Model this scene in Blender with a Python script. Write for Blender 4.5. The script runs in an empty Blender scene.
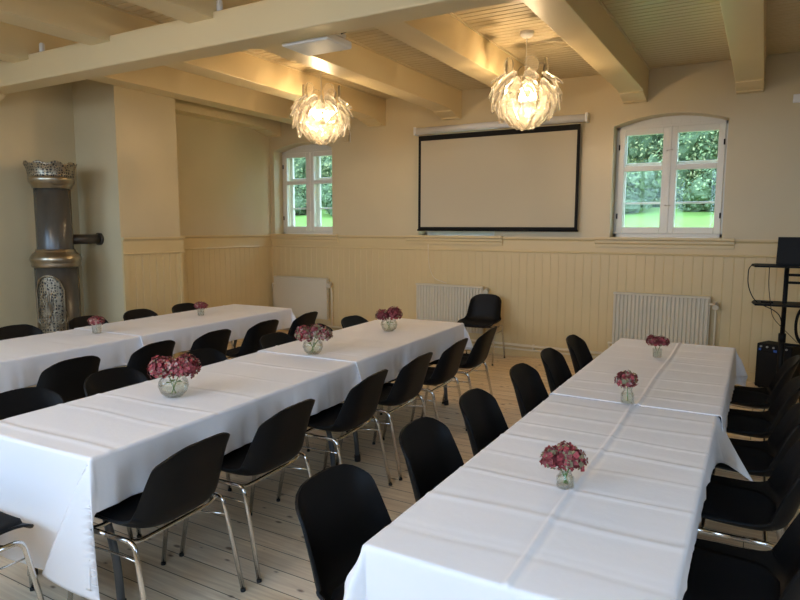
import bpy, bmesh, math, random
from math import sin, cos, pi, radians as rad, sqrt, atan2, exp
from mathutils import Vector, Matrix, noise

S = bpy.context.scene
COL = S.collection
random.seed(7)

# ------------------------------------------------------------------ materials
def new_mat(name):
    m = bpy.data.materials.new(name); m.use_nodes = True
    nt = m.node_tree; nt.nodes.clear()
    out = nt.nodes.new('ShaderNodeOutputMaterial')
    return m, nt, out

def lk(nt, a, b): nt.links.new(a, b)

def pbr(name, col, rough=0.5, metal=0.0, spec=0.5, var=0.0, vscale=6.0, bump=0.0, bscale=40.0,
        trans=0.0, sheen=0.0, stretch=(1, 1, 1), col2=None, coat=0.0):
    """principled surface with optional noise colour variation and noise bump (object coordinates)"""
    m, nt, out = new_mat(name)
    p = nt.nodes.new('ShaderNodeBsdfPrincipled')
    p.inputs['Base Color'].default_value = (*col, 1)
    p.inputs['Roughness'].default_value = rough
    p.inputs['Metallic'].default_value = metal
    p.inputs['Specular IOR Level'].default_value = spec
    if coat: p.inputs['Coat Weight'].default_value = coat
    if sheen: p.inputs['Sheen Weight'].default_value = sheen
    lk(nt, p.outputs[0], out.inputs[0])
    tc = nt.nodes.new('ShaderNodeTexCoord')
    mp = nt.nodes.new('ShaderNodeMapping'); mp.inputs['Scale'].default_value = stretch
    lk(nt, tc.outputs['Object'], mp.inputs['Vector'])
    if var or col2:
        n = nt.nodes.new('ShaderNodeTexNoise'); n.inputs['Scale'].default_value = vscale
        n.inputs['Detail'].default_value = 4
        lk(nt, mp.outputs[0], n.inputs['Vector'])
        mx = nt.nodes.new('ShaderNodeMix'); mx.data_type = 'RGBA'
        c2 = col2 or tuple(max(0, c * (1 - var)) for c in col)
        mx.inputs['A'].default_value = (*col, 1); mx.inputs['B'].default_value = (*c2, 1)
        r = nt.nodes.new('ShaderNodeMapRange'); r.inputs[1].default_value = .35; r.inputs[2].default_value = .65
        lk(nt, n.outputs['Fac'], r.inputs[0]); lk(nt, r.outputs[0], mx.inputs['Factor'])
        lk(nt, mx.outputs['Result'], p.inputs['Base Color'])
    if bump:
        n2 = nt.nodes.new('ShaderNodeTexNoise'); n2.inputs['Scale'].default_value = bscale
        n2.inputs['Detail'].default_value = 3
        lk(nt, mp.outputs[0], n2.inputs['Vector'])
        b = nt.nodes.new('ShaderNodeBump'); b.inputs['Strength'].default_value = bump
        b.inputs['Distance'].default_value = .01
        lk(nt, n2.outputs['Fac'], b.inputs['Height']); lk(nt, b.outputs[0], p.inputs['Normal'])
    return m

def thin_glass(name, tint=(1, 1, 1), gloss=1.0, diffuse=0.0, dcol=(1, 1, 1), rough=0.02, refr=0.0):
    m, nt, out = new_mat(name)
    tr = nt.nodes.new('ShaderNodeBsdfTransparent'); tr.inputs[0].default_value = (*tint, 1)
    gl = nt.nodes.new('ShaderNodeBsdfGlossy'); gl.inputs['Roughness'].default_value = rough
    lw = nt.nodes.new('ShaderNodeLayerWeight'); lw.inputs['Blend'].default_value = .25
    mu = nt.nodes.new('ShaderNodeMath'); mu.operation = 'MULTIPLY_ADD'
    mu.inputs[1].default_value = gloss; mu.inputs[2].default_value = .03 * gloss
    mu.use_clamp = True
    lk(nt, lw.outputs['Fresnel'], mu.inputs[0])
    base = tr
    if refr:
        rf = nt.nodes.new('ShaderNodeBsdfRefraction'); rf.inputs['IOR'].default_value = 1.3
        rf.inputs['Roughness'].default_value = .02; rf.inputs[0].default_value = (*tint, 1)
        m0 = nt.nodes.new('ShaderNodeMixShader'); m0.inputs[0].default_value = refr
        lk(nt, tr.outputs[0], m0.inputs[1]); lk(nt, rf.outputs[0], m0.inputs[2]); base = m0
    if diffuse:
        tl = nt.nodes.new('ShaderNodeBsdfTranslucent'); tl.inputs[0].default_value = (*dcol, 1)
        m1 = nt.nodes.new('ShaderNodeMixShader'); m1.inputs[0].default_value = diffuse
        lk(nt, base.outputs[0], m1.inputs[1]); lk(nt, tl.outputs[0], m1.inputs[2]); base = m1
    mx = nt.nodes.new('ShaderNodeMixShader')
    lk(nt, mu.outputs[0], mx.inputs[0]); lk(nt, base.outputs[0], mx.inputs[1]); lk(nt, gl.outputs[0], mx.inputs[2])
    lk(nt, mx.outputs[0], out.inputs[0])
    return m

def emit(name, col, strength):
    m, nt, out = new_mat(name)
    e = nt.nodes.new('ShaderNodeEmission'); e.inputs[0].default_value = (*col, 1); e.inputs[1].default_value = strength
    lk(nt, e.outputs[0], out.inputs[0]); return m

def floor_mat():
    """pine boards running along x, 135 mm wide, butt joints, dark seams, grain and knots"""
    m, nt, out = new_mat('pine_boards')
    p = nt.nodes.new('ShaderNodeBsdfPrincipled'); p.inputs['Roughness'].default_value = .48
    p.inputs['Specular IOR Level'].default_value = .35
    lk(nt, p.outputs[0], out.inputs[0])
    tc = nt.nodes.new('ShaderNodeTexCoord')
    br = nt.nodes.new('ShaderNodeTexBrick')
    br.offset = .37; br.offset_frequency = 3
    br.inputs['Scale'].default_value = 1.0
    br.inputs['Brick Width'].default_value = 3.4; br.inputs['Row Height'].default_value = .135
    br.inputs['Mortar Size'].default_value = .0022; br.inputs['Mortar Smooth'].default_value = .1
    br.inputs['Bias'].default_value = 0
    br.inputs['Color1'].default_value = (.93, .80, .62, 1); br.inputs['Color2'].default_value = (.86, .715, .52, 1)
    br.inputs['Mortar'].default_value = (.08, .05, .03, 1)
    lk(nt, tc.outputs['Object'], br.inputs['Vector'])
    mp = nt.nodes.new('ShaderNodeMapping'); mp.inputs['Scale'].default_value = (.9, 14, 1)
    lk(nt, tc.outputs['Object'], mp.inputs['Vector'])
    n = nt.nodes.new('ShaderNodeTexNoise'); n.inputs['Scale'].default_value = 3.0; n.inputs['Detail'].default_value = 6
    n.inputs['Distortion'].default_value = .6
    lk(nt, mp.outputs[0], n.inputs['Vector'])
    cr = nt.nodes.new('ShaderNodeValToRGB')
    cr.color_ramp.elements[0].position = .3; cr.color_ramp.elements[0].color = (.78, .72, .66, 1)
    cr.color_ramp.elements[1].position = .7; cr.color_ramp.elements[1].color = (1.05, 1.04, 1.02, 1)
    lk(nt, n.outputs['Fac'], cr.inputs[0])
    mx = nt.nodes.new('ShaderNodeMix'); mx.data_type = 'RGBA'; mx.blend_type = 'MULTIPLY'; mx.inputs['Factor'].default_value = 1
    lk(nt, br.outputs['Color'], mx.inputs['A']); lk(nt, cr.outputs[0], mx.inputs['B'])
    # knots
    mp2 = nt.nodes.new('ShaderNodeMapping'); mp2.inputs['Scale'].default_value = (4.0, 8.5, 1)
    lk(nt, tc.outputs['Object'], mp2.inputs['Vector'])
    v = nt.nodes.new('ShaderNodeTexVoronoi'); v.voronoi_dimensions = '2D'; v.inputs['Scale'].default_value = 1.0; v.inputs['Randomness'].default_value = 1
    lk(nt, mp2.outputs[0], v.inputs['Vector'])
    kr = nt.nodes.new('ShaderNodeValToRGB')
    kr.color_ramp.elements[0].position = .06; kr.color_ramp.elements[0].color = (.16, .09, .05, 1)
    kr.color_ramp.elements[1].position = .13; kr.color_ramp.elements[1].color = (1, 1, 1, 1)
    sep = nt.nodes.new('ShaderNodeSeparateColor'); lk(nt, v.outputs['Color'], sep.inputs[0])
    kd = nt.nodes.new('ShaderNodeMath'); kd.operation = 'MULTIPLY_ADD'; kd.inputs[1].default_value = .14
    lk(nt, sep.outputs[0], kd.inputs[0]); lk(nt, v.outputs['Distance'], kd.inputs[2])
    lk(nt, kd.outputs[0], kr.inputs[0])
    mx2 = nt.nodes.new('ShaderNodeMix'); mx2.data_type = 'RGBA'; mx2.blend_type = 'MULTIPLY'; mx2.inputs['Factor'].default_value = .8
    lk(nt, mx.outputs['Result'], mx2.inputs['A']); lk(nt, kr.outputs[0], mx2.inputs['B'])
    lk(nt, mx2.outputs['Result'], p.inputs['Base Color'])
    b = nt.nodes.new('ShaderNodeBump'); b.inputs['Strength'].default_value = .3; b.inputs['Distance'].default_value = .004
    inv = nt.nodes.new('ShaderNodeMath'); inv.operation = 'SUBTRACT'; inv.inputs[0].default_value = 1
    lk(nt, br.outputs['Fac'], inv.inputs[1]); lk(nt, inv.outputs[0], b.inputs['Height']); lk(nt, b.outputs[0], p.inputs['Normal'])
    return m

def pierced_metal(name, col, scale=38, hole=.30, stretch=(1, 1, 1), metal=.9):
    """cast nickel with a pierced ornament pattern: dark openings between bright ribs"""
    m, nt, out = new_mat(name)
    p = nt.nodes.new('ShaderNodeBsdfPrincipled'); p.inputs['Roughness'].default_value = .35
    lk(nt, p.outputs[0], out.inputs[0])
    tc = nt.nodes.new('ShaderNodeTexCoord'); mp = nt.nodes.new('ShaderNodeMapping'); mp.inputs['Scale'].default_value = stretch
    lk(nt, tc.outputs['Object'], mp.inputs['Vector'])
    v = nt.nodes.new('ShaderNodeTexVoronoi'); v.feature = 'DISTANCE_TO_EDGE'; v.inputs['Scale'].default_value = scale
    v.inputs['Randomness'].default_value = .65
    lk(nt, mp.outputs[0], v.inputs['Vector'])
    r = nt.nodes.new('ShaderNodeMapRange'); r.inputs[1].default_value = hole - .06; r.inputs[2].default_value = hole + .02
    lk(nt, v.outputs['Distance'], r.inputs[0])
    mx = nt.nodes.new('ShaderNodeMix'); mx.data_type = 'RGBA'
    mx.inputs['A'].default_value = (*col, 1); mx.inputs['B'].default_value = (.03, .026, .02, 1)
    lk(nt, r.outputs[0], mx.inputs['Factor']); lk(nt, mx.outputs['Result'], p.inputs['Base Color'])
    mm = nt.nodes.new('ShaderNodeMath'); mm.operation = 'MULTIPLY_ADD'; mm.inputs[1].default_value = -metal; mm.inputs[2].default_value = metal
    lk(nt, r.outputs[0], mm.inputs[0]); lk(nt, mm.outputs[0], p.inputs['Metallic'])
    b = nt.nodes.new('ShaderNodeBump'); b.invert = True; b.inputs['Strength'].default_value = .7; b.inputs['Distance'].default_value = .006
    lk(nt, r.outputs[0], b.inputs['Height']); lk(nt, b.outputs[0], p.inputs['Normal'])
    return m

M = dict(
    plaster=pbr('wall_paint', (.60, .50, .305), .42, spec=.35, bump=.06, bscale=28, var=.03, vscale=2.5),
    wainscot=pbr('cream_panel_paint', (.63, .49, .25), .4, spec=.4, var=.02),
    ceil=pbr('ceiling_paint', (.58, .485, .31), .33, spec=.45, bump=.04, bscale=20),
    beam=pbr('beam_paint', (.69, .56, .325), .36, spec=.45, bump=.10, bscale=9),
    floor=floor_mat(),
    winwood=pbr('window_paint', (.72, .68, .58), .35, spec=.45),
    glass=thin_glass('window_glass', (.98, 1, .99), .13),
    radiator=pbr('radiator_enamel', (.60, .545, .41), .38, spec=.45),
    pipe=pbr('pipe_paint', (.72, .64, .46), .4),
    brass=pbr('valve_metal', (.62, .56, .45), .3, metal=.8),
    shell=pbr('black_plastic', (.0050, .0050, .0053), .48, spec=.17, bump=.05, bscale=220),
    pad=pbr('black_fabric', (.010, .010, .011), .9, spec=.15, bump=.25, bscale=420),
    chrome=pbr('chrome_tube', (.72, .71, .69), .16, metal=1.0),
    rubber=pbr('dark_rubber', (.02, .02, .02), .7),
    cloth=pbr('white_linen', (.87, .86, .87), .62, spec=.25, bump=.05, bscale=30),
    tabletop=pbr('table_laminate', (.45, .44, .42), .5),
    tleg=pbr('grey_steel', (.10, .115, .135), .38, metal=.3),
    iron=pbr('dark_enamelled_iron', (.075, .066, .052), .27, spec=.55, var=.25, vscale=9, stretch=(1, 1, .25)),
    nickel=pbr('aged_nickel', (.40, .34, .245), .28, metal=.95, var=.25, vscale=14),
    pierced=pierced_metal('pierced_nickel', (.34, .30, .22), 42, .20, (1, 1, .8)),
    crownmetal=pierced_metal('pierced_crown', (.36, .31, .22), 40, .20),
    pipeiron=pbr('flue_iron', (.075, .06, .045), .4, metal=.4),
    scr=pbr('screen_fabric', (.50, .44, .31), .8, spec=.1),
    scrblack=pbr('screen_border', (.010, .009, .008), .7, spec=.15),
    white=pbr('white_plastic', (.74, .74, .72), .4),
    petal=thin_glass('clear_acrylic', (.985, .975, .945), .9, diffuse=.035, dcol=(1, .95, .85), rough=.08, refr=.16),
    petalrim=thin_glass('acrylic_edge', (1, .98, .95), .5, diffuse=.45, dcol=(1, .96, .88), rough=.2),
    bulb=emit('bulb_glow', (1.0, .715, .42), 470),
    black=pbr('black_metal', (.007, .007, .007), .55, spec=.16),
    blackbox=pbr('speaker_vinyl', (.006, .006, .006), .65, spec=.2, bump=.3, bscale=200),
    blue=pbr('blue_plastic', (.02, .10, .45), .4),
    greyp=pbr('grey_plastic', (.30, .30, .28), .5),
    vase=thin_glass('vase_glass', (.99, 1, .99), .45, rough=.02, diffuse=.04),
    water=thin_glass('vase_water', (.955, .96, .90), .3, rough=.02, diffuse=.03),
    pink=pbr('petal_rose', (.38, .055, .062), .7, var=.3, vscale=60),
    mauve=pbr('petal_mauve', (.28, .055, .058), .7, var=.3, vscale=60),
    dark=pbr('petal_burgundy', (.16, .012, .015), .7, var=.3, vscale=60),
    pale=pbr('petal_pale', (.52, .30, .26), .7, var=.3, vscale=60),
    green=pbr('petal_green', (.27, .23, .12), .7, var=.3, vscale=60),
    stem=pbr('green_stem', (.12, .22, .05), .6),
    neutralground=pbr('neutral_ground', (.42, .40, .37), .9, var=.2, vscale=8, spec=.1),
    grass=pbr('lawn', (.15, .25, .055), .9, var=.25, vscale=1.5, spec=.1),
    leafA=pbr('leaf_mid', (.20, .27, .11), .7, var=.3, vscale=3, spec=.2),
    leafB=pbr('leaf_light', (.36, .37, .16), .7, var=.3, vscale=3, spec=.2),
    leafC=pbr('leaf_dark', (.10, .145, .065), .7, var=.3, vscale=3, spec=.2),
    bark=pbr('bark', (.10, .075, .05), .9, bump=.4),
)

# ------------------------------------------------------------------ mesh helpers
def BM(): return bmesh.new()

def add_box(bm, x0, x1, y0, y1, z0, z1, mi=0):
    v = [bm.verts.new((x, y, z)) for x in (x0, x1) for y in (y0, y1) for z in (z0, z1)]
    for f in ((0, 1, 3, 2), (4, 6, 7, 5), (0, 4, 5, 1), (2, 3, 7, 6), (0, 2, 6, 4), (1, 5, 7, 3)):
        fc = bm.faces.new([v[i] for i in f]); fc.material_index = mi

def add_prism(bm, pts, axis, a, b, mi=0):
    """extrude a 2-D outline: axis 'x' outlines are (y,z); 'y' are (x,z); 'z' are (x,y)"""
    def P(p, t):
        return {'x': (t, p[0], p[1]), 'y': (p[0], t, p[1]), 'z': (p[0], p[1], t)}[axis]
    A = [bm.verts.new(P(p, a)) for p in pts]; B = [bm.verts.new(P(p, b)) for p in pts]
    n = len(pts)
    bm.faces.new(A).material_index = mi; bm.faces.new(B[::-1]).material_index = mi
    for i in range(n):
        bm.faces.new((A[i], B[i], B[(i + 1) % n], A[(i + 1) % n])).material_index = mi

def add_tube(bm, pts, r, n=10, caps=True, mi=0):
    pts = [Vector(p) for p in pts]
    rs = r if isinstance(r, (list, tuple)) else [r] * len(pts)
    rings = []; ref = None
    for i, p in enumerate(pts):
        d = (pts[min(i + 1, len(pts) - 1)] - pts[max(i - 1, 0)]).normalized()
        if ref is None:
            ref = Vector((0, 0, 1)) if abs(d.z) < .9 else Vector((1, 0, 0))
        u = (ref - d * ref.dot(d)).normalized(); ref = u
        w = d.cross(u)
        rings.append([bm.verts.new(p + rs[i] * (cos(2 * pi * k / n) * u + sin(2 * pi * k / n) * w)) for k in range(n)])
    for a, b in zip(rings, rings[1:]):
        for k in range(n):
            f = bm.faces.new((a[k], a[(k + 1) % n], b[(k + 1) % n], b[k])); f.smooth = True; f.material_index = mi
    if caps:
        bm.faces.new(rings[0][::-1]).material_index = mi; bm.faces.new(rings[-1]).material_index = mi

def fillet(pts, r, k=5):
    """round the corners of a polyline"""
    P = [Vector(p) for p in pts]; out = [P[0]]
    for i in range(1, len(P) - 1):
        a = (P[i - 1] - P[i]); b = (P[i + 1] - P[i])
        t = min(r, a.length * .45, b.length * .45)
        A = P[i] + a.normalized() * t; B = P[i] + b.normalized() * t
        for j in range(k + 1):
            s = j / k
            out.append((1 - s) ** 2 * A + 2 * s * (1 - s) * P[i] + s * s * B)
    out.append(P[-1]); return out

def add_lathe(bm, prof, n=32, c=(0, 0, 0), mi=0, smooth=True):
    rings = []
    for r, z in prof:
        if r < 1e-5: rings.append([bm.verts.new((c[0], c[1], c[2] + z))])
        else: rings.append([bm.verts.new((c[0] + r * cos(2 * pi * k / n), c[1] + r * sin(2 * pi * k / n), c[2] + z)) for k in range(n)])
    for a, b in zip(rings, rings[1:]):
        for k in range(n):
            k2 = (k + 1) % n
            if len(a) == 1 and len(b) == 1: continue
            if len(a) == 1: f = bm.faces.new((a[0], b[k2], b[k]))
            elif len(b) == 1: f = bm.faces.new((a[k], a[k2], b[0]))
            else: f = bm.faces.new((a[k], a[k2], b[k2], b[k]))
            f.smooth = smooth; f.material_index = mi

def add_ball(bm, c, r, n=10, m=7, s=(1, 1, 1), mi=0):
    prof = [(r * sin(pi * i / m) * 1.0, -r * cos(pi * i / m)) for i in range(m + 1)]
    prof[0] = (0, -r); prof[-1] = (0, r)
    b0 = len(bm.verts)
    add_lathe(bm, prof, n, (0, 0, 0), mi)
    bm.verts.ensure_lookup_table()
    for v in bm.verts[b0:]:
        v.co = Vector((v.co.x * s[0] + c[0], v.co.y * s[1] + c[1], v.co.z * s[2] + c[2]))

def obj(name, bm, mats, parent=None, bevel=0, seg=2, recalc=True):
    me = bpy.data.meshes.new(name)
    if recalc: bmesh.ops.recalc_face_normals(bm, faces=bm.faces)
    bm.to_mesh(me); bm.free()
    for m in (mats if isinstance(mats, (list, tuple)) else [mats]): me.materials.append(m)
    o = bpy.data.objects.new(name, me); COL.objects.link(o)
    if parent: o.parent = parent
    if bevel:
        md = o.modifiers.new('bevel', 'BEVEL'); md.width = bevel; md.segments = seg; md.limit_method = 'ANGLE'; md.angle_limit = rad(40)
    return o

def boxobj(name, dims, mat, parent=None, bevel=0):
    bm = BM(); add_box(bm, *dims); return obj(name, bm, mat, parent, bevel)

def tag(o, label, cat, group=None):
    o['label'] = label; o['category'] = cat
    if group: o['group'] = group
    return o

def thing(name, label, cat, loc=(0, 0, 0), rz=0, group=None):
    o = bpy.data.objects.new(name, None); COL.objects.link(o)
    o.empty_display_size = .1
    o.location = loc; o.rotation_euler = (0, 0, rz)
    return tag(o, label, cat, group)

def struct(name, bm, mat, parent=None, bevel=0, **k):
    o = obj(name, bm, mat, parent, bevel, **k)
    if not parent: o['kind'] = 'structure'
    return o

def dup(root, loc=None, rz=None, label=None, group=None):
    r = root.copy(); COL.objects.link(r)
    if loc: r.location = loc
    if rz is not None: r.rotation_euler = (0, 0, rz)
    if label: r['label'] = label
    if group: r['group'] = group
    for ch in list(root.children):
        c = ch.copy(); COL.objects.link(c); c.parent = r
        for g in list(ch.children):
            d = g.copy(); COL.objects.link(d); d.parent = c
    return r

ORD = ['first', 'second', 'third', 'fourth', 'fifth', 'sixth']

# ------------------------------------------------------------------ room numbers
XL, XR, YB, YR, ZC = -6.63, 2.9, 7.55, -.95, 3.335
TH = .48
ZJ = 3.06                           # underside of joists
CHX, CHY0, CHY1 = -5.93, 4.37, 5.16  # chimney breast

# ---- floor and ceiling
bm = BM(); add_box(bm, XL - .5, XR + .5, YR - .5, YB + TH, -.12, 0)
struct('floor', bm, M['floor'])

def grooved(bm, L0, L1, h0, h1, pitch, place, depth=.005, gw=.007):
    """board panel with V grooves: along a (L0..L1), height h0..h1; place(a, d, h) maps to space (d = depth into the panel)"""
    prof = []; a = L0
    prof.append((a, 0))
    while a + pitch < L1:
        a += pitch
        prof += [(a - gw, 0), (a, depth), (a + gw * .15, depth), (a + gw * .6, 0)]
    prof.append((L1, 0))
    lo = [bm.verts.new(place(p, d, h0)) for p, d in prof]; hi = [bm.verts.new(place(p, d, h1)) for p, d in prof]
    for i in range(len(prof) - 1):
        bm.faces.new((lo[i], lo[i + 1], hi[i + 1], hi[i]))

bm = BM()
grooved(bm, YR, YB, XL, XR, .085, lambda a, d, h: (h, a, ZC + d), .006, .010)
add_box(bm, XL - .5, XR + .5, YR - .5, YB + TH, ZC + .02, ZC + .2)
struct('ceiling', bm, M['ceil'])

# ---- back wall with three arched openings
WZ0, WZS, WRISE = 1.50, 2.75, .10
OPEN = [(-6.56, -5.47), (-4.05, -2.96), (-1.55, -.393)]
def arch(x0, x1, zs, rise, n=12):
    return [(x0 + (x1 - x0) * i / n, zs + rise * (1 - (2 * i / n - 1) ** 2)) for i in range(n + 1)]
bm = BM()
edges = [XL - .5] + [e for o in OPEN for e in o] + [XR + .5]
for i in range(0, len(edges), 2):
    add_box(bm, edges[i], edges[i + 1], YB, YB + TH, 0, ZC)
for x0, x1 in OPEN:
    add_box(bm, x0, x1, YB, YB + TH, 0, WZ0)
    A = arch(x0, x1, WZS, WRISE)
    for (xa, za), (xb, zb) in zip(A, A[1:]):
        add_prism(bm, [(xa, za), (xb, zb), (xb, ZC), (xa, ZC)], 'y', YB, YB + TH)
struct('wall_back', bm, M['plaster'])

# ---- left wall + chimney breast
bm = BM(); add_box(bm, XL - .45, XL, YR, YB, 0, ZC); struct('wall_left', bm, M['plaster'])
bm = BM(); add_box(bm, XL, CHX, CHY0, CHY1, 0, ZC); struct('chimney_breast', bm, M['plaster'])

# ---- rear and right walls with tall windows (behind and beside the viewer)
RW = [(-6.2, -4.2), (-3.7, -1.7), (-1.2, .8)]
bm = BM()
e = [XL - .45] + [v for o in RW for v in o] + [XR + .45]
for i in range(0, len(e), 2): add_box(bm, e[i], e[i + 1], YR - .4, YR, 0, ZC)
for a, b in RW:
    add_box(bm, a, b, YR - .4, YR, 0, 1.35); add_box(bm, a, b, YR - .4, YR, 3.2, ZC)
struct('wall_rear', bm, M['plaster'])
SW = [(.3, 1.5)]
bm = BM()
e = [YR] + [v for o in SW for v in o] + [YB]
for i in range(0, len(e), 2): add_box(bm, XR, XR + .4, e[i], e[i + 1], 0, ZC)
for a, b in SW:
    add_box(bm, XR, XR + .4, a, b, 0, 1.2); add_box(bm, XR, XR + .4, a, b, 3.0, ZC)
struct('wall_right', bm, M['plaster'])

# ---- window joinery
def arched_window(name, x0, x1):
    """double window in a deep reveal: inner pair of casements, outer pair with a transom and thin bar"""
    root = bpy.data.objects.new(name, None); COL.objects.link(root); root['kind'] = 'structure'
    w = x1 - x0
    yi = YB + .20
    fr = BM()
    # arched fixed frame: jambs, sill rail, arched head filler
    add_box(fr, x0, x0 + .035, yi, yi + .07, WZ0, WZS + .02); add_box(fr, x1 - .035, x1, yi, yi + .07, WZ0, WZS + .02)
    add_box(fr, x0, x1, yi, yi + .07, WZ0, WZ0 + .045)
    A = arch(x0, x1, WZS, WRISE)
    for (xa, za), (xb, zb) in zip(A, A[1:]):
        add_prism(fr, [(xa, WZS), (xb, WZS), (xb, zb + .004), (xa, za + .004)], 'y', yi + .015, yi + .06)
    add_box(fr, x0, x1, yi, yi + .07, WZS - .025, WZS + .012)
    obj('window_frame', fr, M['winwood'], root, .004)
    xm = (x0 + x1) / 2
    zt = 2.275
    gm = BM()
    for (a, b) in ((x0 + .03, xm - .006), (xm + .006, x1 - .03)):
        lf = BM(); z0, z1 = WZ0 + .045, WZS - .02; s = .068
        add_box(lf, a, a + s, yi - .022, yi + .03, z0, z1); add_box(lf, b - s, b, yi - .022, yi + .03, z0, z1)
        add_box(lf, a + s, b - s, yi - .022, yi + .03, z0, z0 + .075); add_box(lf, a + s, b - s, yi - .022, yi + .03, z1 - .07, z1)
        add_box(lf, a + s, b - s, yi - .016, yi + .026, zt - .02, zt + .04)
        leaf = obj('casement', lf, M['winwood'], root, .006)
        g = BM(); add_box(g, a + s - .01, b - s + .01, yi, yi + .004, z0 + .065, z1 - .06)
        obj('pane', g, M['glass'], leaf)
        # black hinge pins
        hb = BM(); hx = a + .008 if a < xm - .1 else b - .008
        for zz in (z0 + .2, z1 - .2): add_tube(hb, [(hx, yi - .03, zz - .03), (hx, yi - .03, zz + .03)], .008, 8)
        obj('hinge', hb, M['black'], leaf)
        # outer casement
        yo = YB + .335
        of = BM(); so = .06
        oa, ob = (a - .0, b + .0)
        add_box(of, oa, oa + so, yo, yo + .045, z0 - .02, z1 + .04); add_box(of, ob - so, ob, yo, yo + .045, z0 - .02, z1 + .04)
        add_box(of, oa + so, ob - so, yo, yo + .045, z0 - .02, z0 + .05); add_box(of, oa + so, ob - so, yo, yo + .045, z1 - .03, z1 + .04)
        add_box(of, oa + so, ob - so, yo - .01, yo + .05, zt, zt + .085)
        add_box(of, oa + so, ob - so, yo + .005, yo + .04, 1.885, 1.908)
        oc = obj('outer_casement', of, M['winwood'], root, .005)
        g = BM(); add_box(g, oa + so - .01, ob - so + .01, yo + .02, yo + .024, z0 + .04, z1 - .02)
        obj('pane', g, M['glass'], oc)
    mb = BM(); add_box(mb, xm - .016, xm + .016, yi - .034, yi - .018, WZ0 + .05, WZS - .02)
    obj('cover_strip', mb, M['winwood'], root, .004)
    hk = BM()
    for zz in (1.86, 2.47): add_tube(hk, [(xm - .03, yi - .04, zz), (xm + .035, yi - .04, zz + .004)], .005, 8)
    obj('latch', hk, M['brass'], root)
    ob_ = BM(); add_box(ob_, x0, x1, YB + .33, YB + .39, WZS - .02, WZS + WRISE + .02)
    add_box(ob_, x0, x1, YB + .33, YB + .39, WZ0 - .01, WZ0 + .03)
    obj('outer_head', ob_, M['winwood'], root)
    # moulded sill board on the room side
    sb = BM()
    prof = [(YB, 1.39), (YB - .045, 1.39), (YB - .045, 1.425), (YB - .058, 1.44), (YB - .058, 1.47), (YB - .085, 1.478), (YB - .085, 1.505), (YB, 1.505)]
    add_prism(sb, prof, 'x', x0 - .155, x1 + .125)
    add_box(sb, x0, x1, YB, yi + .02, 1.46, 1.505)
    obj('window_sill', sb, M['wainscot'], root, .003)
    return root
for i, (a, b) in enumerate(OPEN): arched_window('window_%d' % (i + 1), a, b)

def plain_window(name, c0, c1, z0, z1, axis):
    root = bpy.data.objects.new(name, None); COL.objects.link(root); root['kind'] = 'structure'
    fr = BM(); gl = BM()
    def bx(bm, a0, a1, d0, d1, h0, h1):
        if axis == 'y': add_box(bm, a0, a1, YR - .2 + d0, YR - .2 + d1, h0, h1)
        else: add_box(bm, XR + .2 + d0, XR + .2 + d1, a0, a1, h0, h1)
    s = .05
    bx(fr, c0, c0 + s, 0, .06, z0, z1); bx(fr, c1 - s, c1, 0, .06, z0, z1)
    bx(fr, c0, c1, 0, .06, z0, z0 + s); bx(fr, c0, c1, 0, .06, z1 - s, z1)
    m = (c0 + c1) / 2
    bx(fr, m - .035, m + .035, 0, .06, z0, z1)
    bx(fr, c0, c1, .01, .05, z0 + (z1 - z0) * .68, z0 + (z1 - z0) * .68 + .05)
    obj('window_frame', fr, M['winwood'], root)
    bx(gl, c0 + s, c1 - s, .028, .032, z0 + s, z1 - s)
    obj('pane', gl, M['glass'], root)
n = 4
for a, b in RW: plain_window('window_%d' % n, a, b, 1.35, 3.2, 'y'); n += 1
for a, b in SW: plain_window('window_%d' % n, a, b, 1.2, 3.0, 'x'); n += 1

# ---- wainscot, chair rail, skirting
PD = .022  # panel thickness
bm = BM()
grooved(bm, XL, XR, 0, 1.33, .098, lambda a, d, h: (a, YB - PD + d, h), .0035, .006)
add_box(bm, XL, XR, YB - .01, YB, 0, 1.33)
struct('wainscot_back', bm, M['wainscot'])
def rail_prof(s=1): return [(0, 1.305), (.030, 1.305), (.036, 1.318), (.028, 1.33), (.028, 1.45), (.034, 1.462), (.05, 1.474), (.05, 1.495), (0, 1.495)]
bm = BM(); add_prism(bm, [(YB - d, z) for d, z in rail_prof()], 'x', XL, XR); struct('trim_1', bm, M['wainscot'])
bm = BM()
grooved(bm, CHY1, YB - PD, 0, 1.33, .098, lambda a, d, h: (XL + PD - d, a, h), .0035, .006); struct('wainscot_recess', bm, M['wainscot'])
bm = BM(); add_prism(bm, [(XL + d, z) for d, z in rail_prof()], 'y', CHY1, YB - .03); struct('trim_2', bm, M['wainscot'])
bm = BM()
grooved(bm, CHY0 + .06, CHY1 - .03, 0, 1.31, .092, lambda a, d, h: (CHX + .018 - d, a, h), .006, .008)
add_box(bm, CHX, CHX + .028, CHY0, CHY0 + .065, 0, 1.31); add_box(bm, CHX, CHX + .028, CHY1 - .035, CHY1, 0, 1.31)
struct('wainscot_chimney', bm, M['wainscot'])
bm = BM(); add_prism(bm, [(CHX + d, z) for d, z in rail_prof()], 'y', CHY0 - .004, CHY1 + .03); struct('trim_3', bm, M['wainscot'], bevel=.003)
bm = BM(); add_box(bm, XL, XR, YB - .045, YB - PD + .006, 0, .10); add_box(bm, XL, XR, YB - .038, YB - PD + .006, .10, .115)
struct('baseboard_back', bm, M['wainscot'], bevel=.004)
bm = BM(); add_box(bm, XL + PD - .006, XL + .045, CHY1, YB - .045, 0, .11); struct('baseboard_left', bm, M['wainscot'], bevel=.004)

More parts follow.
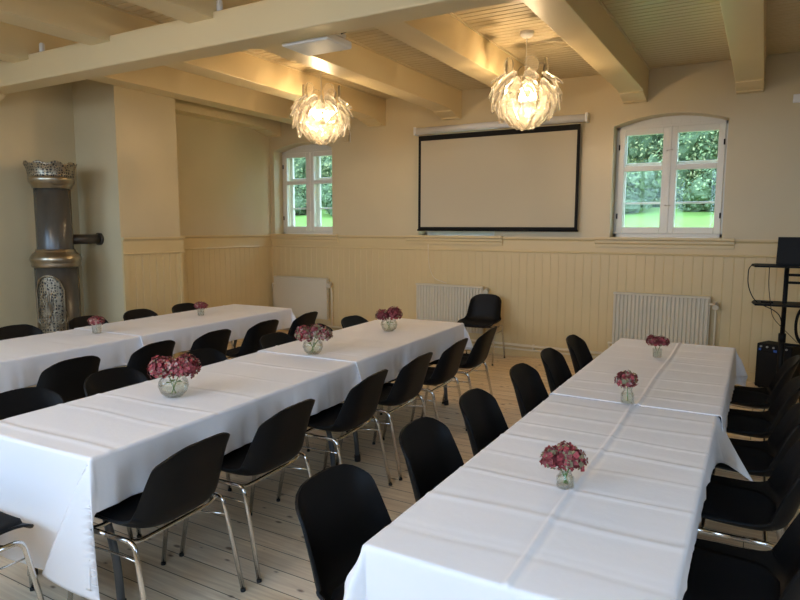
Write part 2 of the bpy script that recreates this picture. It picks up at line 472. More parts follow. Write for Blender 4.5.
# ---- ceiling joists and the cross beam
JX = [-.217, -1.325, -2.44, -3.56, -4.69, -5.80, .90, 2.0]
for x in JX:
    bm = BM()
    prof = [(YR, ZC + .01), (YR, ZJ), (7.0, ZJ), (7.18, ZJ - .004), (7.245, ZJ - .012), (7.245, ZJ - .024), (7.262, ZJ - .024),
            (7.36, 3.012), (7.46, 2.994), (7.46, 2.982), (YB, 2.982), (YB, ZC + .01)]
    add_prism(bm, prof, 'x', x - .125, x + .125)
    struct('ceiling_beam', bm, M['beam'], bevel=.010)
bm = BM()
add_prism(bm, [(CHY1, ZC + .01), (CHY1, 3.05), (7.0, 3.05), (7.18, 3.046), (7.245, 3.036), (7.245, 3.022), (7.262, 3.022),
               (7.36, 3.0), (7.46, 2.978), (7.46, 2.966), (YB, 2.966), (YB, ZC + .01)], 'x', XL, XL + .22)
struct('ceiling_beam', bm, M['beam'], bevel=.008)
for i, x in enumerate(sorted(JX)):   # thin cornice strip where each joist meets the boards
    bm = BM()
    for s in (-1, 1): add_box(bm, x + s * .125 - (.016 if s < 0 else 0), x + s * .125 + (.016 if s > 0 else 0), YR, YB - .02, ZC - .016, ZC + .004)
    struct('trim_%d' % (4 + i), bm, M['ceil'])
bm = BM(); add_box(bm, XL, XR, 3.35, 3.57, 2.878, 3.107); struct('cross_beam', bm, M['beam'], bevel=.012)
bm = BM(); add_prism(bm, [(3.34, 2.878), (3.58, 2.878), (3.56, 2.845), (3.50, 2.79), (3.42, 2.79), (3.36, 2.845)], 'x', XL, XL + .16)
struct('beam_corbel', bm, M['beam'], bevel=.006)

# ------------------------------------------------------------------ shell chair
def lerp_tab(tab, t):
    n = len(tab) - 1; k = min(int(t * n), n - 1); f = t * n - k
    p0 = tab[max(k - 1, 0)]; p1 = tab[k]; p2 = tab[k + 1]; p3 = tab[min(k + 2, n)]
    return [.5 * (2 * b + (c - a) * f + (2 * a - 5 * b + 4 * c - d) * f * f + (3 * b - a - 3 * c + d) * f ** 3) for a, b, c, d in zip(p0, p1, p2, p3)]
# (y, z, half width, curl towards the sitter)
SHELL = [(.222, .432, .196, .000), (.205, .449, .214, .006), (.14, .452, .226, .022), (.05, .444, .233, .034), (-.05, .438, .234, .042),
         (-.125, .440, .231, .052), (-.178, .460, .225, .062), (-.208, .502, .217, .066), (-.226, .555, .211, .062),
         (-.244, .615, .206, .054), (-.262, .675, .200, .044), (-.280, .728, .196, .032), (-.297, .782, .191, .022)]
def shell_pt(t, u, off=0.0, wscale=1.0):
    y, z, w, c = lerp_tab(SHELL, t)
    y2, z2, _, _ = lerp_tab(SHELL, min(t + .004, 1)); y1, z1, _, _ = lerp_tab(SHELL, max(t - .004, 0))
    ty, tz = y2 - y1, z2 - z1; L = sqrt(ty * ty + tz * tz)
    ny, nz = tz / L, -ty / L           # towards the sitter (up on the seat, forward on the back)
    if ny * 0 + nz < 0 and t < .4: ny, nz = -ny, -nz
    k = 1.0
    q = (t - .84) / .16
    if q > 0: k = max(0.0, 1 - q ** 2.4) ** (1 / 2.4)
    q = (.055 - t) / .055
    if q > 0: k *= max(.0, 1 - .22 * q ** 2)
    k = max(k, .02)
    uu = u * k
    h = c * abs(uu) ** 5 + .010 * uu * uu + off
    return Vector((u * w * k * wscale, y + ny * h, z + nz * h))

def make_chair(label):
    t = thing('shell_chair', label, 'chair')
    bm = BM(); NT, NU = 46, 22
    ts = [i / NT for i in range(NT + 1)]; ts = ts[:-1] + [.985, .993, .998, 1.0]
    g = [[bm.verts.new(shell_pt(a, -1 + 2 * j / NU)) for j in range(NU + 1)] for a in ts]
    for i in range(len(ts) - 1):
        for j in range(NU):
            bm.faces.new((g[i][j], g[i][j + 1], g[i + 1][j + 1], g[i + 1][j])).smooth = True
    sh = obj('shell', bm, M['shell'], t)
    md = sh.modifiers.new('thick', 'SOLIDIFY'); md.thickness = .010; md.offset = 0; md.use_even_offset = False
    md = sh.modifiers.new('edge', 'BEVEL'); md.width = .003; md.segments = 2; md.limit_method = 'ANGLE'; md.angle_limit = rad(60)
    # upholstered seat pad
    bm = BM(); NT, NU = 16, 12
    top = []; bot = []
    for i in range(NT + 1):
        a = .035 + (.47 - .035) * i / NT
        q = abs(2 * i / NT - 1); k = max(.02, 1 - q ** 5) ** .35 if q < 1 else .55
        k = max(k, .6)
        rt = []; rb = []
        for j in range(NU + 1):
            u = -1 + 2 * j / NU
            ed = min(1, (1 - abs(u)) * 6) * min(1, (1 - q) * 7)
            rt.append(bm.verts.new(shell_pt(a, u * .86 * k, .006 + .012 * sqrt(max(0, ed))))); rb.append(bm.verts.new(shell_pt(a, u * .86 * k, .004)))
        top.append(rt); bot.append(rb)
    for i in range(NT):
        for j in range(NU):
            bm.faces.new((top[i][j], top[i][j + 1], top[i + 1][j + 1], top[i + 1][j])).smooth = True
            bm.faces.new((bot[i][j], bot[i + 1][j], bot[i + 1][j + 1], bot[i][j + 1]))
    for i in range(NT):
        bm.faces.new((top[i][0], top[i + 1][0], bot[i + 1][0], bot[i][0])); bm.faces.new((top[i][NU], bot[i][NU], bot[i + 1][NU], top[i + 1][NU]))
    for j in range(NU):
        bm.faces.new((top[0][j], bot[0][j], bot[0][j + 1], top[0][j + 1])); bm.faces.new((top[NT][j], top[NT][j + 1], bot[NT][j + 1], bot[NT][j]))
    obj('seat_pad', bm, M['pad'], t)
    # chromed side frames: four legs, each with its half of the seat rail
    for sx in (-1, 1):
        for sy in (1, -1):
            bm = BM()
            top_y = .165 if sy > 0 else -.155
            pts = [(sx * .236, 0, .428), (sx * .236, top_y, .428), (sx * .250, sy * .245, .008)]
            add_tube(bm, fillet(pts, .04, 6), .0105, 10)
            lg = obj('leg', bm, M['chrome'], t)
            bm = BM(); add_tube(bm, [(sx * .2497, sy * .2441, .013), (sx * .2502, sy * .2452, 0)], .0118, 10)
            obj('foot_cap', bm, M['rubber'], lg)
    for yy, zz in ((.10, .418), (-.12, .405)):
        bm = BM(); add_tube(bm, fillet([(-.236, yy, .428), (-.19, yy, zz), (.19, yy, zz), (.236, yy, .428)], .03, 3), .009, 8)
        obj('crossbar', bm, M['chrome'], t)
    for sx in (-1, 1):
        bm = BM(); add_tube(bm, fillet([(sx * .232, .178, .352), (sx * .21, 0, .342), (sx * .232, -.172, .352)], .05, 3), .004, 6)
        obj('coupling_rod', bm, M['chrome'], t)
    return t

CH0 = [None]
def chair(x, y, deg, label, group=None):
    if CH0[0] is None:
        o = make_chair(label); CH0[0] = o; o.location = (x, y, 0); o.rotation_euler = (0, 0, rad(deg))
    else:
        o = dup(CH0[0], (x, y, 0), rad(deg), label)
        if 'group' in o: del o['group']
    if group: o['group'] = group
    return o
rj = random.Random(3)
MR = [1.685, 2.28, 3.01, 3.62, 4.24, 4.88]
for i, y in enumerate(MR):
    chair(-2.15 - .018 * (y - 1.7), y, 90 + [3, 2, 4, 2, 3, 5][i], 'black shell chair at the aisle side of the middle table, %s from the camera' % ORD[i], 'chairs at the middle table')
for i, y in enumerate([1.74, 2.29, 2.96, 3.74, 4.27, 4.84]):
    chair(-2.97 - .02 * (y - 1.7), y, -90 + rj.uniform(-3, 3), 'black shell chair behind the middle table, facing the aisle, %s from the camera' % ORD[i], 'chairs at the middle table')
for i, y in enumerate([2.40, 3.03, 3.63, 4.25, 4.86]):
    chair(-4.03 - .03 * (y - 2.4), y, 90 + rj.uniform(0, 5), 'black shell chair between left and middle tables, backing the middle one, %s from camera' % ORD[i], 'chairs at the left table')
for i, y in enumerate([2.94, 3.59, 4.15, 4.74]):
    chair(-5.15, y, -90 + rj.uniform(-3, 3), 'black shell chair on the stove side of the left table, %s from the left' % ORD[i], 'chairs at the left table')
for i, y in enumerate([1.655, 2.315, 2.90, 3.61, 4.20, 4.83]):
    chair(-.965, y, -90 + rj.uniform(-2.5, 2.5), 'black shell chair on the aisle side of the right table, %s from the camera' % ORD[i], 'chairs at the right table')
for i, y in enumerate([2.20, 2.88, 3.50, 4.13, 4.80]):
    chair(-.05, y, 90 + rj.uniform(-2, 2), 'black shell chair along the right edge beside the right table, %s from the camera' % ORD[i], 'chairs at the right table')
chair(-2.605, 1.095, 0, 'black shell chair cut by the left edge, at the near end of the middle table')
chair(-2.945, 7.08, 184, 'black shell chair standing alone against the panelled back wall by the radiator')

# ------------------------------------------------------------------ tables and cloths
def make_table(label, c, L, W, rz, group):
    t = thing('folding_table', label, 'table', (c[0], c[1], 0), rz, group)
    boxobj('tabletop', (-W / 2, W / 2, -L / 2, L / 2, .70, .734), M['tabletop'], t, .008)
    for sy in (-1, 1):
        yy = sy * (L / 2 - .13)
        for sx in (-1, 1):
            bm = BM()
            add_tube(bm, fillet([(sx * .14, yy, .69), (sx * .20, yy, .50), (sx * .285, yy, .22), (sx * .30, yy, .02)], .12, 6), .0165, 12)
            lg = obj('leg', bm, M['tleg'], t)
            bm = BM(); add_tube(bm, [(sx * .299, yy, .045), (sx * .301, yy, 0)], .021, 12)
            obj('foot_cap', bm, M['rubber'], lg)
        bm = BM(); add_tube(bm, [(-.155, yy, .64), (.155, yy, .64)], .012, 8); add_box(bm, -.2, .2, yy - .02, yy + .02, .685, .70)
        obj('leg_brace', bm, M['tleg'], t)
    return t

def fold(o, r):
    if o <= 0: return 0, 0
    if o < r * pi / 2: return r * sin(o / r), r * (1 - cos(o / r))
    return r, r + (o - r * pi / 2)

def make_cloth(label, c, L, W, rz, ds, d0, d1, z=.738, seed=0, pitch=.29, centre=None, lip0=0.0, lip1=0.0, grow=0.0, phi=22, flap=False, flare=.085, far=0.0, group='white tablecloths'):
    """linen over the table: flat top, side drops ds, end drops d0 (near) / d1 (far); an end with no drop overlaps the next table by lip"""
    R = random.Random(seed); r = .007
    hw = W / 2 + .006 + grow - r; hl0 = L / 2 + .008 - r; hl1 = L / 2 + .008 - r
    if not d0: hl0 = L / 2 + lip0
    if not d1: hl1 = L / 2 + lip1
    def axis(lo, hi, a, b, step, fine, c=99):
        xs = [lo]; x = lo
        while x < hi - 1e-6:
            near = min(abs(x - a), abs(x - b)) < .04
            if abs(x - c) < .055: x += .004; xs.append(x); continue
            x = min(hi, x + (fine if near else .012 if x < a or x > b else step)); xs.append(x)
        return xs
    SS = axis(-hw - ds, hw + ds, -hw, hw, .03, .008, 99 if centre is None else centre)
    TT = axis(-hl0 - d0, hl1 + d1, -hl0 if d0 else -9, hl1 if d1 else 9, .0125, .008)
    cre = []; t = -hl0 + R.uniform(.08, .2)
    while t < hl1:
        cre.append((t, R.uniform(.002, .0045), R.uniform(.007, .014), R.uniform(-.012, .012), R.choice((1, 1, -.6)))); t += pitch * R.uniform(.75, 1.2)
    def ridge(s, t):
        h = 0
        for tk, a, w, sl, sg in cre:
            x = t - tk - sl * s / .4 - .006 * sin(s * 9 + tk * 7)
            if abs(x) < .07:
                h += sg * a * exp(-(x / w) ** 2) - .35 * a * exp(-((x - 2.6 * w) / (w * 1.6)) ** 2)
        if centre is not None:
            x = s - centre - .004 * sin(t * 5); h += .0060 * exp(-(x / .008) ** 2) - .002 * exp(-((x - .02) / .012) ** 2)
        return h
    bm = BM(); G = []
    for t in TT:
        row = []
        b = max(-hl0 - t, t - hl1, 0) if True else 0
        sy = -1 if t < 0 else 1
        yb = -hl0 if sy < 0 else hl1
        for s in SS:
            a = max(abs(s) - hw, 0); sx = -1 if s < 0 else 1
            wob = noise.noise(Vector((s * 3 + seed * 7.1, t * 3, seed))) * .0025
            if a <= 0 and b <= 0:
                p = Vector((s, t, ridge(s, t) + wob))
            elif b <= 0:
                o, d = fold(a, r)
                fl = d / max(ds, .01)
                wave = (1 if ds > .18 else .4) * (.012 * noise.noise(Vector((t * 5.5, sx * 3.3, seed))) + .010 * noise.noise(Vector((t * 13, sx * 5.3, seed)))) * fl
                for tk, aa, w, sl, sg in cre: wave += .004 * fl * exp(-((t - tk) / .016) ** 2)
                fr = 0; dk = 1
                if far and sx > 0:
                    q = exp(-(hl1 - t) / .16); dk = 1 + 1.9 * q; fr += far * q * fl ** 1.1
                if not d0: fr += flare * exp(-(t + hl0) / (.09 if flare < .1 else .16)) * fl ** 1.1
                if not d1: fr += .05 * exp(-(hl1 - t) / .09) * fl ** 1.3
                p = Vector((sx * (hw + o + max(-.003, wave + (.007 if ds > .18 else 0) * fl) + fr), t, -d * dk + ridge(sx * hw, t) * (1 - fl)))
            elif a <= 0:
                o, d = fold(b, r)
                fl = d / max(d0 if sy < 0 else d1, .01)
                wave = (.020 * noise.noise(Vector((s * 4.5, sy * 3.1, seed + 4))) + .008 * noise.noise(Vector((s * 11, sy * 8, d * 3)))) * fl
                p = Vector((s, yb + sy * (o + max(-.003, wave + .012 * fl)), -d + ridge(s, yb) * (1 - fl)))
            else:
                rr = sqrt(a * a + b * b); th = atan2(b, a)
                ph = rad(phi) * sin(2 * th) ** .8 + rad(5) * sin(6 * th) * (sin(2 * th))
                o, d = fold(rr, r)
                f = min(1, rr / .1)
                oo = o + (d * sin(ph)) * f + .009 * f
                if flap and sy < 0:
                    tt = atan2(d0, ds)                          # direction of the cloth's own corner
                    if th > tt:                                 # pleat swung back across the end of the table
                        v = (th - tt) / (pi / 2 - tt); al = rad(25) * sin(pi * v) ** .8; ou = .012 + .11 * d * sin(pi * v)
                    else:
                        v = th / tt; al = -rad(3) * v; ou = .012 * v + .05 * d * sin(pi * v)
                    p = Vector((sx * (hw + cos(th) * (o + .009 * f) - d * sin(al)), yb - (o * sin(th) + ou * f), -d * cos(al)))
                else:
                    p = Vector((sx * (hw + cos(th) * oo), yb + sy * sin(th) * oo, -d * cos(ph)))
            row.append(bm.verts.new(p))
        G.append(row)
    for i in range(len(TT) - 1):
        for j in range(len(SS) - 1):
            bm.faces.new((G[i][j], G[i][j + 1], G[i + 1][j + 1], G[i + 1][j])).smooth = True
    o = obj('tablecloth', bm, M['cloth'])
    o.location = (c[0], c[1], z); o.rotation_euler = (0, 0, rz)
    md = o.modifiers.new('thick', 'SOLIDIFY'); md.thickness = .0022; md.offset = 1
    return tag(o, label, 'tablecloth', group)

TW = .78
RM = rad(2.7)
GT = 'folding tables under white cloths'
make_table('grey-legged folding table under the near half of the middle row', (-2.597, 2.385), 1.89, .77, RM, GT)
make_table('grey-legged folding table under the far half of the middle row', (-2.690, 4.285), 1.83, .77, RM, GT)
make_cloth('white tablecloth on the near half of the middle row, its corner hanging low', (-2.596, 2.367), 1.935, TW, RM, .215, .525, 0, seed=1, lip1=.03, flap=True)
make_cloth('white tablecloth on the far half of the middle row, under the dark red flowers', (-2.690, 4.285), 1.85, TW, RM, .225, 0, .26, z=.743, seed=2, lip0=.045, grow=.006)
RL = rad(2.4)
make_table('folding table under the left row, cut by the left edge of the photo', (-4.635, 2.33), 1.86, .77, RL, GT)
make_table('folding table under the far half of the left row', (-4.715, 4.265), 1.86, .77, RL, GT)
make_cloth('white tablecloth on the left row, running out of the left edge', (-4.635, 2.33), 1.88, TW, RL, .205, .4, 0, seed=3, lip1=.03)
make_cloth('white tablecloth on the far half of the left row, beside the chimney breast', (-4.715, 4.265), 1.92, TW, RL, .205, 0, .25, z=.743, seed=4, lip0=.045, grow=.006)
make_table('folding table under the near half of the right row', (-.527, 2.315), 1.82, .76, rad(.3), GT)
make_table('folding table under the far half of the right row', (-.532, 4.20), 1.86, .77, rad(.3), GT)
make_cloth('white creased tablecloth on the near half of the right row, closest to the camera', (-.527, 2.315), 1.84, .77, rad(.3), .11, .42, 0, seed=5, centre=.02, pitch=.235, lip1=.02, far=.125)
make_cloth('white tablecloth on the far half of the right row, nearest the ribbed radiator', (-.532, 4.20), 1.89, TW, rad(.3), .21, 0, .30, z=.743, seed=6, centre=.03, pitch=.235, lip0=.045, grow=.006, phi=26, flare=.03)

# ------------------------------------------------------------------ vases and hydrangeas
ZT = .7465
def vase_obj(kind, x, y, label, r, h, z=ZT):
    t = thing('glass_vase', label, 'vase', (x, y, z), 0, 'vases on the tables')
    if kind == 'bowl':
        prof = [(0, 0), (r * .55, 0), (r * .84, h * .22), (r, h * .55), (r * .93, h * .82), (r * .78, h)]
    elif kind == 'bottle':
        prof = [(0, 0), (r * .92, 0), (r, h * .06), (r, h * .55), (r * .72, h * .72), (r * .66, h * .84), (r * .82, h)]
    else:
        prof = [(0, 0), (r * .85, 0), (r * .9, h * .06), (r, h)]
    inner = [(max(0, q - .003), max(.004, zz) if zz < h else h) for q, zz in prof]
    inner[0] = (0, .005); inner[1] = (inner[1][0], .005)
    bm = BM(); add_lathe(bm, prof + inner[::-1], 28); obj('glass_body', bm, M['vase'], t)
    # water filling the lower half
    wl = h * .55; wp = [(0, .0055)]
    for q, zz in prof[1:]:
        if zz < wl: wp.append((q - .0035, max(zz, .0055)))
    # radius at water line
    for (q0, z0), (q1, z1) in zip(prof, prof[1:]):
        if z0 < wl <= z1: rw = q0 + (q1 - q0) * (wl - z0) / (z1 - z0)
    wp += [(rw - .0035, wl), (0, wl)]
    bm = BM(); add_lathe(bm, wp, 24); obj('water', bm, M['water'], t)
    return t

def floret(bm, c, n, size, R, mi):
    n = n.normalized(); a = n.orthogonal().normalized(); b = n.cross(a)
    rot = R.uniform(0, pi)
    for k in range(4):
        an = rot + k * pi / 2; d = a * cos(an) + b * sin(an); e = -a * sin(an) + b * cos(an)
        l = size * R.uniform(.85, 1.15); w = size * R.uniform(.42, .55); up = R.uniform(.05, .45) * size
        pts = [c, c + d * l * .5 + e * w + n * up * .5, c + d * l + n * up, c + d * l * .5 - e * w + n * up * .5]
        vs = [bm.verts.new(p) for p in pts]
        f1 = bm.faces.new((vs[0], vs[1], vs[2])); f2 = bm.faces.new((vs[0], vs[2], vs[3]))
        m = mi if R.random() < .8 else R.choice((0, 1, 2, 3))
        f1.material_index = f2.material_index = m

def bouquet(x, y, label, heads, z0, mouth, seed, fs=.013, z=ZT, leaf=True):
    """heads: (dx, dy, dz, rx, rz, weights) flower domes above the vase mouth at height z0"""
    R = random.Random(seed)
    t = thing('hydrangea_bouquet', label, 'flowers', (x, y, z), 0, 'hydrangeas on the tables')
    mats = [M['pink'], M['mauve'], M['dark'], M['green'], M['pale']]
    for dx, dy, dz, rx, rz, wt in heads:
        bm = BM(); c = Vector((dx, dy, z0 + dz)); N = int(150 * (rx / .06) ** 1.6 * (.013 / fs) ** 1.6)
        for i in range(N):
            zz = 1 - 1.65 * (i + .5) / N; an = i * 2.39996 + R.uniform(-.3, .3)
            q = sqrt(max(0, 1 - zz * zz)); n = Vector((q * cos(an), q * sin(an), zz))
            rr = R.uniform(.72, 1.06)
            p = c + Vector((n.x * rx * rr, n.y * rx * rr, n.z * rz * rr))
            nn = Vector((n.x / rx, n.y / rx, n.z / rz)).normalized() + Vector((R.uniform(-.35, .35), R.uniform(-.35, .35), R.uniform(-.2, .4)))
            pat = noise.noise(p * 38 + Vector((seed, 0, 0)))
            mi = R.choices(range(5), wt)[0]
            if pat > .36 and wt[3] > 0: mi = 3
            floret(bm, p, nn, fs, R, mi)
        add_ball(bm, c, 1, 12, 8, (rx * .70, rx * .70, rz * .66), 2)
        obj('flower_head', bm, mats, t, recalc=False)
        bm = BM(); add_tube(bm, [c, (dx * .35, dy * .35, z0 * .95), (-dx * .2, -dy * .2, .012)], .0026, 7)
        obj('stem', bm, M['stem'], t)
    if leaf:
        bm = BM()
        for k in range(3):
            an = seed + k * 2.1; d = Vector((cos(an), sin(an), 0)); e = Vector((-sin(an), cos(an), 0))
            c = Vector((0, 0, z0 * .72)) + d * mouth * .1
            pts = [c, c + d * mouth * .35 + e * mouth * .3 + Vector((0, 0, .008)), c + d * mouth * .7 + Vector((0, 0, .004)), c + d * mouth * .35 - e * mouth * .3 + Vector((0, 0, .008))]
            vs = [bm.verts.new(p) for p in pts]; bm.faces.new((vs[0], vs[1], vs[2])); bm.faces.new((vs[0], vs[2], vs[3]))
        obj('leaf', bm, M['stem'], t, recalc=False)
    return t
P1 = (5, 3, 1, 0, 3); P2 = (2, 5, 2, 0, 1); P3 = (2, 3, 2, 3, 2); P4 = (1, 2, 6, 0, 0); P5 = (4, 2, 5, 1, 1)
vase_obj('bowl', -2.584, 2.171, 'round clear glass bowl with the largest pink hydrangeas, nearest on the middle row', .077, .098)
bouquet(-2.584, 2.171, 'big pink and mauve hydrangea pair in the nearest bowl on the middle row',
        [(-.052, -.02, .045, .072, .062, P1), (.055, .03, .052, .072, .064, P2)], .098, .06, 11)
vase_obj('bowl', -2.638, 3.399, 'round clear glass bowl at the seam of the middle row', .070, .092)
bouquet(-2.638, 3.399, 'mixed red and greenish hydrangeas in the bowl at the seam of the middle row',
        [(-.055, -.025, .045, .062, .058, P1[:3] + (1, 2)), (.008, .03, .06, .055, .055, P3), (.068, .04, .045, .052, .052, (1, 2, 2, 4, 3))], .09, .055, 12)
vase_obj('bowl', -2.686, 4.496, 'round clear glass bowl on the far end of the middle row', .072, .095)
bouquet(-2.686, 4.496, 'dark red hydrangea pair in the far bowl on the middle row', [(-.055, -.02, .038, .055, .05, P4), (.038, .02, .052, .066, .062, (2, 4, 4, 0, 0))], .092, .055, 13)
vase_obj('bottle', -.531, 2.042, 'small clear glass jar holding the nearest flowers on the right row', .0295, .062)
bouquet(-.531, 2.042, 'loose crimson hydrangea in the nearest jar on the right row', [(-.040, -.014, .032, .040, .041, P5), (-.006, .012, .042, .040, .042, P5), (.024, .010, .032, .040, .042, (3, 2, 5, 2, 1))], .062, .024, 14, fs=.0125, leaf=False)
vase_obj('bottle', -.540, 3.200, 'clear glass jar at the seam of the right row', .0315, .082, ZT + .005)
bouquet(-.540, 3.200, 'crimson hydrangea in the jar at the seam of the right row', [(-.008, 0, .030, .052, .044, (4, 2, 5, 1, 1))], .084, .026, 15, fs=.0125, z=ZT + .005, leaf=False)
vase_obj('tumbler', -.576, 4.464, 'small clear tumbler on the far end of the right row', .031, .058, ZT + .005)
bouquet(-.576, 4.464, 'dark red hydrangea leaning over the tumbler at the far end of the right row', [(-.028, -.008, .048, .042, .038, P4), (.026, .01, .045, .044, .034, (1, 2, 5, 0, 1))], .06, .026, 16, fs=.0125, z=ZT + .005, leaf=False)
vase_obj('tumbler', -4.684, 3.188, 'small clear tumbler on the left row in front of the stove', .040, .078)
bouquet(-4.684, 3.188, 'low dusty pink hydrangea in the tumbler in front of the stove', [(0, 0, .022, .062, .038, (2, 3, 2, 0, 4))], .078, .034, 17, fs=.0125, leaf=False)
vase_obj('tumbler', -4.721, 4.327, 'small clear tumbler on the far half of the left row', .034, .066, ZT + .005)
bouquet(-4.721, 4.327, 'dark pink hydrangea in the tumbler on the far half of the left row', [(-.022, 0, .03, .045, .036, (2, 3, 4, 0, 1)), (.035, .01, .03, .034, .032, P4)], .066, .03, 18, fs=.0125, z=ZT + .005, leaf=False)

# ------------------------------------------------------------------ column stove
st = thing('column_stove', 'tall dark iron column stove with nickel collars and pierced crown beside the chimney breast', 'stove', (-6.275, 3.86, 0))
bm = BM(); add_lathe(bm, [(0, 0), (.245, 0), (.245, .05), (.228, .09), (.228, .15), (.212, .19), (0, .19)], 40); obj('base', bm, M['iron'], st)
bm = BM(); add_lathe(bm, [(.203, .18), (.203, 1.21), (0, 1.21)], 40); obj('lower_barrel', bm, M['iron'], st)
bm = BM(); add_lathe(bm, [(.203, 1.195), (.222, 1.20), (.230, 1.215), (.226, 1.235), (.230, 1.25), (.238, 1.27), (.238, 1.295), (.220, 1.325), (.192, 1.35), (.184, 1.36), (.184, 1.38), (0, 1.38)], 48)
obj('collar', bm, M['nickel'], st)
bm = BM(); add_lathe(bm, [(.168, 1.37), (.168, 2.02), (0, 2.02)], 40); obj('upper_barrel', bm, M['iron'], st)
bm = BM(); add_lathe(bm, [(.170, 1.985), (.180, 1.99), (.182, 2.01), (.19, 2.02), (.21, 2.045), (.213, 2.075), (.212, 2.095), (.203, 2.10), (0, 2.10)], 48)
obj('cornice', bm, M['nickel'], st)
bm = BM(); n = 112; rows = 7; G = []
for i in range(rows + 1):
    f = i / rows; row = []
    for k in range(n):
        a = 2 * pi * k / n; sc = abs(sin(a * 4.5)) ** .7
        zt = .105 + .05 * sc
        tip = .028 * max(0, 1 - abs(((a * 9 / (2 * pi)) + .5) % 1 - .5) * 12)
        z = 2.095 + f * (zt + tip); rr = .202 + .008 * f + .026 * f ** 3
        row.append(bm.verts.new((rr * cos(a), rr * sin(a), z)))
    G.append(row)
for i in range(rows):
    for k in range(n):
        bm.faces.new((G[i][k], G[i][(k + 1) % n], G[i + 1][(k + 1) % n], G[i + 1][k])).smooth = True
cr = obj('crown', bm, M['crownmetal'], st); md = cr.modifiers.new('t', 'SOLIDIFY'); md.thickness = .006
# pierced arched front on the lower barrel, turned towards the room
face = atan2(-3.86, 6.275) - rad(22)
bm = BM(); G = []; NA = 28
for j in range(25):
    row = []
    for k in range(NA + 1):
        u = -1 + 2 * k / NA
        ztop = 1.12 - .10 * abs(u) ** 2.2 - (.05 if abs(u) > .72 else 0) * (abs(u) - .72) / .28
        z = .30 + (ztop - .30) * j / 24
        w = .70 if z < .52 else .62
        a = face + u * w
        rr = .211 + .006 * (1 - u * u)
        row.append(bm.verts.new((rr * cos(a), rr * sin(a), z)))
    G.append(row)
for j in range(24):
    for k in range(NA): bm.faces.new((G[j][k], G[j][k + 1], G[j + 1][k + 1], G[j + 1][k])).smooth = True
dr = obj('door', bm, M['pierced'], st); md = dr.modifiers.new('t', 'SOLIDIFY'); md.thickness = .012; md.offset = -1
bm = BM()
pts = []
for k in range(41):
    u = -1 + 2 * k / 40
    ztop = 1.12 - .10 * abs(u) ** 2.2 - (.05 if abs(u) > .72 else 0) * (abs(u) - .72) / .28
    a = face + u * .62; pts.append((.221 * cos(a), .221 * sin(a), ztop))
a0 = face - .62; a1 = face + .62
pts = [(.221 * cos(a0), .221 * sin(a0), z) for z in (.55, .75, .9)] + pts + [(.221 * cos(a1), .221 * sin(a1), z) for z in (.9, .75, .55)]
add_tube(bm, pts, .008, 8)
# ribs of the fan ornament
for k in range(7):
    u = -.33 + .66 * k / 6
    p = []
    for q in range(7):
        f = q / 6; a = face + u * f * 1.0; z = .70 + .27 * f - .05 * f * abs(u) * 3
        p.append((.222 * cos(a), .222 * sin(a), z))
    add_tube(bm, p, .0045, 6)
for s in (-1, 1):
    for r0 in (.09, .06, .03):
        p = [(.221 * cos(face + s * .36 + r0 / .25 * cos(t_)), .221 * sin(face + s * .36 + r0 / .25 * cos(t_)), .70 + r0 * 1.2 * sin(t_)) for t_ in [q * 2 * pi / 14 for q in range(15)]]
        add_tube(bm, p, .004, 6)
obj('door_ornament', bm, M['nickel'], dr)
bm = BM(); add_tube(bm, [(0, .17, 1.475), (0, CHY0 - 3.86 + .02, 1.475)], .052, 20)
fp = obj('flue_pipe', bm, M['pipeiron'], st)
bm = BM(); add_tube(bm, [(0, CHY0 - 3.86 - .03, 1.475), (0, CHY0 - 3.86 - .002, 1.475)], .066, 20); obj('wall_collar', bm, M['pipeiron'], fp)

